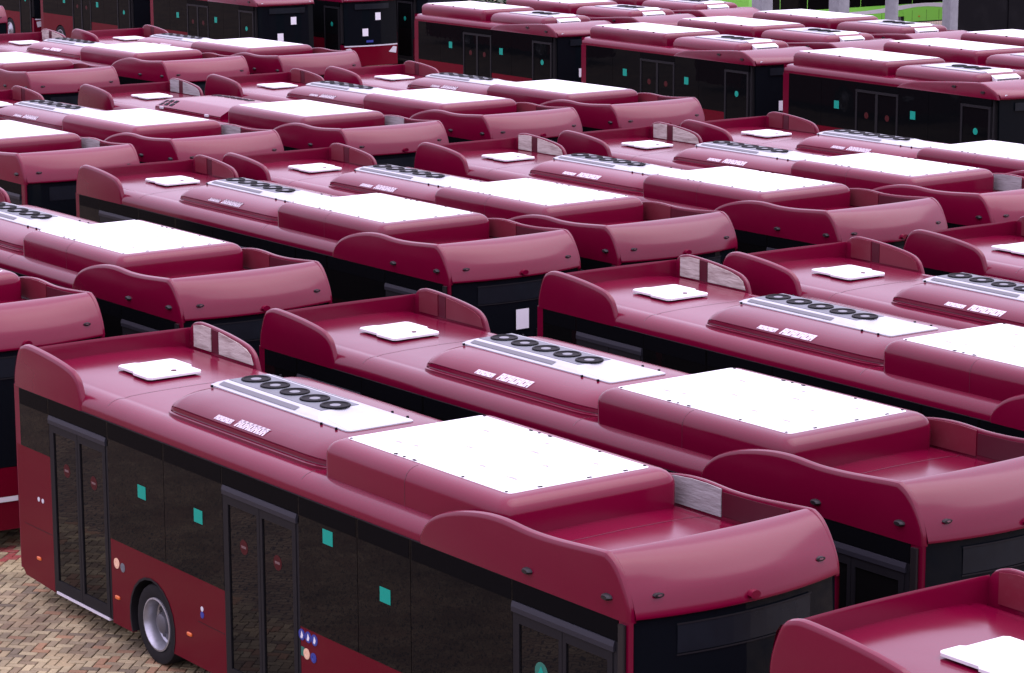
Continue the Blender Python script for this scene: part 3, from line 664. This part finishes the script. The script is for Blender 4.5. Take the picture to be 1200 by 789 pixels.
# ------------------------------------------------------------------ place the buses
SMALL = ('label', 'wiper', 'mirror_camera', 'latch', 'hook', 'badge', 'badge_mark', 'roundel', 'side_lamp', 'shut_line', 'hatch_lock', 'hatch_seal', 'sign_bar', 'emblem_mark', 'display_trim', 'rim_hole', 'front_badge', 'bumper_strip', 'seam', 'roof_seam')
proto = make_long_bus()
G1 = 'maroon buses with roof fairings parked nose to tail in rows'
LONG = [
 ('A', 0.00, 0.00, 0.00, 'nearest maroon bus, its whole doored side and rear wheel in view', 'raw', 'grey'),
 ('B', -0.23, 3.74, 0.59, 'maroon bus beside the nearest one, second in the front row', 'red', 'red'),
 ('C', -0.25, 8.22, -0.88, 'third maroon bus in the front row, pale fibreglass inside its rear fairing', 'raw', 'red'),
 ('D', 0.06, 11.33, -1.20, 'fourth maroon bus in the front row, cut off at the right edge', 'red', 'red'),
 ('X', 0.19, 15.05, -0.6, 'fifth maroon bus in the front row, only its tail and hatch at right edge', 'red', 'red'),
 ('R', 14.01, 0.01, -0.21, 'maroon bus tail in the bottom right corner of the photo', 'red', 'red'),
 ('E', -14.28, -0.14, -0.35, 'maroon bus nose at the left edge behind the nearest bus', 'red', 'red'),
 ('F', -14.53, 3.61, 0.31, 'second maroon bus of the second row, nose behind nearest bus tail', 'red', 'red'),
 ('G', -14.69, 8.31, -0.06, 'third maroon bus of the second row, white notice in its windscreen', 'red', 'red'),
 ('H', -14.61, 11.42, 0.58, 'fourth maroon bus of the second row, nose behind the third front bus', 'red', 'red'),
 ('I', -13.65, 15.27, 0.28, 'fifth maroon bus of the second row, pale lining in its rear fairing', 'raw', 'red'),
 ('J', -13.49, 18.66, 0.15, 'sixth maroon bus of the second row, second from its right end', 'raw', 'grey'),
 ('K', -13.43, 21.85, 0.17, 'rightmost maroon bus of the second row, beside the short buses', 'red', 'grey'),
 ('L', -28.48, 8.07, -0.42, 'leftmost maroon bus of the third row, only its box and nose in frame', 'red', 'grey'),
 ('M', -28.71, 11.39, 1.18, 'second maroon bus of the third row, left of the one with bare roof unit', 'red', 'grey'),
 ('N', -28.03, 15.12, -0.21, 'maroon bus with a bare pink roof unit and square vents, third row', 'grey', 'grey'),
 ('O', -28.29, 18.84, 0.33, 'fourth maroon bus of the third row, right of the bare roof unit', 'red', 'red'),
 ('P', -28.21, 22.29, 0.32, 'rightmost maroon bus of the third row, in front of the dark windscreens', 'red', 'red'),
 ('Q', -43.15, 15.31, 0.37, 'leftmost maroon bus of the fourth row, its tail cut off', 'red', 'red'),
 ('R4', -43.65, 19.45, 0.55, 'middle maroon bus of the fourth row', 'raw', 'red'),
 ('S', -43.08, 22.63, 0.70, 'rightmost maroon bus of the fourth row, below the dark windscreens', 'red', 'red'),
 ('V5', -64.8, 22.5, 0.3, 'farthest maroon bus nose in the top left corner', 'red', 'red'),
]
LIN = {'raw': 'fibreglass', 'red': 'lining_maroon', 'grey': 'raw_grey'}
first = True
for key, x, y, yaw, label, rl, fl in LONG:
    far = x < -20
    skip = SMALL if far else (() if key == 'A' else ())
    if key == 'N': skip = SMALL+('air_conditioner',)
    o = copy_tree(proto, None, skip)
    o.location = (x, y, 0); o.rotation_euler = (0, 0, R(yaw)); tag(o, label, 'bus', G1)
    for ch in o.children:
        nm = ch.name.split('.')[0]
        if nm in ('fairing_lining', 'front_lining'):
            ch.material_slots[0].link = 'OBJECT'; ch.material_slots[0].material = M[LIN[rl if nm == 'fairing_lining' else fl]]
        if nm == 'windscreen' and key == 'G':
            q = MB(); q.grid([[(5.13+bulge(yy, .19), yy, z) for yy in (-.15, .09)] for z in (1.93, 2.24)]); q.build('notice', 'paper', ch, 0)
    if key == 'N': bare_conditioner(o)
def drop(o):
    for ch in list(o.children): drop(ch)
    bpy.data.objects.remove(o)
drop(proto)

G2 = 'short maroon buses parked nose to tail in lanes'
sproto = make_short_bus()
SHORT = [  # near front corner x, y, yaw
 (-22.43, 32.39, -4.0, 'short maroon bus at right, its dark doored side nearest of the short buses'),
 (-32.72, 33.53, -3.2, 'short maroon bus second from the right in the nearest lane'),
 (-43.66, 34.90, -2.5, 'short maroon bus third from the right in the nearest lane, by the windscreens'),
 (-61.0, 34.30, -1.5, 'short maroon bus facing out at top left with a notice in its windscreen'),
 (-71.0, 34.55, -1.0, 'short maroon bus at top left behind another, only dark side showing'),
 (-80.3, 34.75, -1.0, 'short maroon bus nose farthest left, barely showing past the fairings'),
 (-60.9, 37.95, -1.5, 'short maroon bus with two white notices and silver trimmed windscreen'),
 (-61.4, 41.6, -1.5, 'short maroon bus mostly hidden behind the silver trimmed windscreen'),
 (-23.2, 36.5, -4.0, 'short maroon bus in the second lane cut by the right edge'),
 (-33.1, 37.25, -3.5, 'short maroon bus in the middle of the second lane, roof only'),
 (-44.2, 38.85, -2.5, 'short maroon bus at the left end of the second lane, roof only'),
 (-24.0, 40.4, -4.0, 'short maroon bus of the third lane at right before the added black wall'),
 (-33.9, 41.1, -3.5, 'short maroon bus of the third lane in front of the round pillar'),
 (-45.2, 42.5, -2.5, 'short maroon bus of the third lane at its left end'),
]
for x, y, yaw, label in SHORT:
    o = copy_tree(sproto, None, ('rim_hole',))
    a = R(yaw); lx, ly = 8.42, -1.232
    o.location = (x-(lx*math.cos(a)-ly*math.sin(a)), y-(lx*math.sin(a)+ly*math.cos(a)), 0); o.rotation_euler = (0, 0, a)
    tag(o, label, 'bus', G2)
drop(sproto)

# ------------------------------------------------------------------ green bus, pillars, black wall standing in for shed shade
def make_green_bus():
    root = empty('green_bus')
    b = MB(); ring = lambda x: [(x, y, z) for y, z in ((-1.25, .62), (-1.25, 2.75), (-1.15, 2.95), (-.9, 3.02), (.9, 3.02), (1.15, 2.95), (1.25, 2.75), (1.25, .62))]
    b.rings([ring(x) for x in (-6, -5.95, 5.9, 6)]); b.build('body', 'green_paint', root)
    u = MB(); u.box(-5.9, 5.9, -.84, .84, .26, .615); u.build('underbody', 'underbody', root, 0)
    for s in (-1, 1):
        side_poly(arch_panel(-6, -1.0, .35, 1.15, -3.2, .54), 1.254, .05, s).build('side_panel', 'green_paint', root, 0)
        side_poly(arch_panel(-.995, 6, .35, 1.15, 2.8, .54), 1.254, .05, s).build('side_panel', 'green_paint', root, 0)
        xs = [-5.8, -4.2, -2.6, -1.0, .6, 2.2, 3.8, 5.8]
        for a, c in zip(xs[:-1], xs[1:]): q = MB(); q.box(a+.02, c-.02, *sorted((s*1.258, s*1.2)), 1.16, 2.6); q.build('window', 'glass_tint', root, 0)
        q = MB(); n = 40; P = []
        for k in range(n+1):
            x = -5.98+11.96*k/n; zc = .98+.1*math.sin(k/n*9.0); P.append([(x, s*1.2575, zc-.1-.03*math.sin(k*.5)), (x, s*1.2575, zc+.08)])
        q.grid(P); q.build('wave_stripe', 'white_trim', root, 0)
        for x in (-5.2, -4.3, -2.2, -1.2, -.1, .9, 1.9, 3.8, 4.7, 5.5): q = MB(); q.box(x, x+.018, *sorted((s*1.256, s*1.25)), .37, .86); q.build('shut_line', 'seal', root, 0)
        q = MB(); q.box(-5.9, 5.9, *sorted((s*1.262, s*1.2)), .30, .352); q.build('sill_trim', 'seal', root, 0)
        for x in (-4.8, -1.6, .4, 4.2): q = MB(); q.box(x, x+.1, *sorted((s*1.265, s*1.25)), .55, .6); q.build('side_lamp', 'lamp_orange', root, 0)
        for x in (-3.2, 2.8): make_wheel(root, x, s, x < 0)
    q = MB(); q.rings([[(x, y, z) for y, z in ((-1.15, 1.1), (1.15, 1.1), (1.1, 2.8), (-1.1, 2.8))] for x in (5.98, 6.03)]); q.build('windscreen', 'glass_wind', root, 0)
    return root
gb = make_green_bus(); gb.location = (-63.85, 65.5, 0); gb.rotation_euler = (0, 0, R(90.5)); tag(gb, 'lime green bus with white wave stripe behind the pillars', 'bus')
hd = empty('hedge', (-72, 52, 0)); tag(hd, 'dark clipped hedge behind the green bus', 'hedge')
lf = MB()
for k in range(9000):
    x = random.gauss(0, .45); y = random.uniform(-4, 18); z = random.uniform(.02, 1.9)*(1-.12*math.sin(y*1.3)); a = random.uniform(0, 6.28); t = random.uniform(-.9, .9); L = random.uniform(.1, .2)
    u_ = Vector((math.cos(a), math.sin(a), t)).normalized()*L; v_ = Vector((-math.sin(a), math.cos(a), random.uniform(-.6, .6))).normalized()*L*.6
    c_ = Vector((x, y, z)); lf.add([c_-u_, c_+v_, c_+u_, c_-v_], [(0, 1, 2, 3)])
lf.build('foliage', 'leaf', hd, 0)
st = MB()
for k in range(15): st.lathe_z((0, -3+1.4*k, 0), [(.06, 0), (.05, 1.2), (.02, 1.7)], 8)
st.build('stem', 'bark', hd)

def pillar(x, y, round_, label, r=.27):
    root = empty('pillar', (x, y, 0))
    s = MB()
    if round_: s.lathe_z((0, 0, 0), [(r, .1), (r, 6.0)], 24)
    else: s.rings([rrect(-r, r, -r, r, .03, z, 2) for z in (.1, 6.0)])
    s.build('shaft', 'concrete', root)
    s = MB(); s.rings([rrect(-.4, .4, -.4, .4, .03, z, 2) for z in (-.03, .1)]); s.build('plinth', 'concrete', root, 0)
    s = MB(); s.rings([rrect(-.4, .4, -.4, .4, .03, z, 2) for z in (6.0, 6.3)]); s.build('cap', 'concrete', root, 0)
    tag(root, label, 'pillar', 'concrete pillars before the green buses')
pillar(-56, 61.55, True, 'round grey pillar in front of the lime green bus')
pillar(-56, 58.6, False, 'square grey pillar left of the round pillar', .3)
pillar(-56, 54.46, False, 'leftmost square grey pillar above the short bus roofs', .3)
pillar(-56, 64.95, False, 'pale square pillar between green bus and added black wall', .24)
bm_ = MB(); bm_.box(-56.3, -55.7, 53.5, 66.5, 6.302, 6.9); tag(bm_.build('roof_beam', 'concrete', None, 0), 'long concrete beam resting on the grey pillars', 'beam')

sh = empty('shade_wall', (-57.8, 80.5, 0))  # added wall, coloured black in place of the unlit shed interior
q = MB(); q.box(-.2, 0, -13.6, 16, 0, 4.5); q.build('wall', 'shed_shade', sh, 0)
q = MB(); q.box(-.3, .1, -13.7, 16.1, 4.502, 4.6); q.build('coping', 'shed_shade', sh, 0)
for k in range(9):
    y = -13.4+3.25*k
    q = MB(); q.box(.001, .04, y, y+3.1, .05, 4.4); q.build('panel', 'shed_shade', sh, 0)
tag(sh, 'tall black wall added in place of the dark shed interior at the top right', 'wall')
tag(ground, 'paved yard of tan herringbone bricks', 'ground')
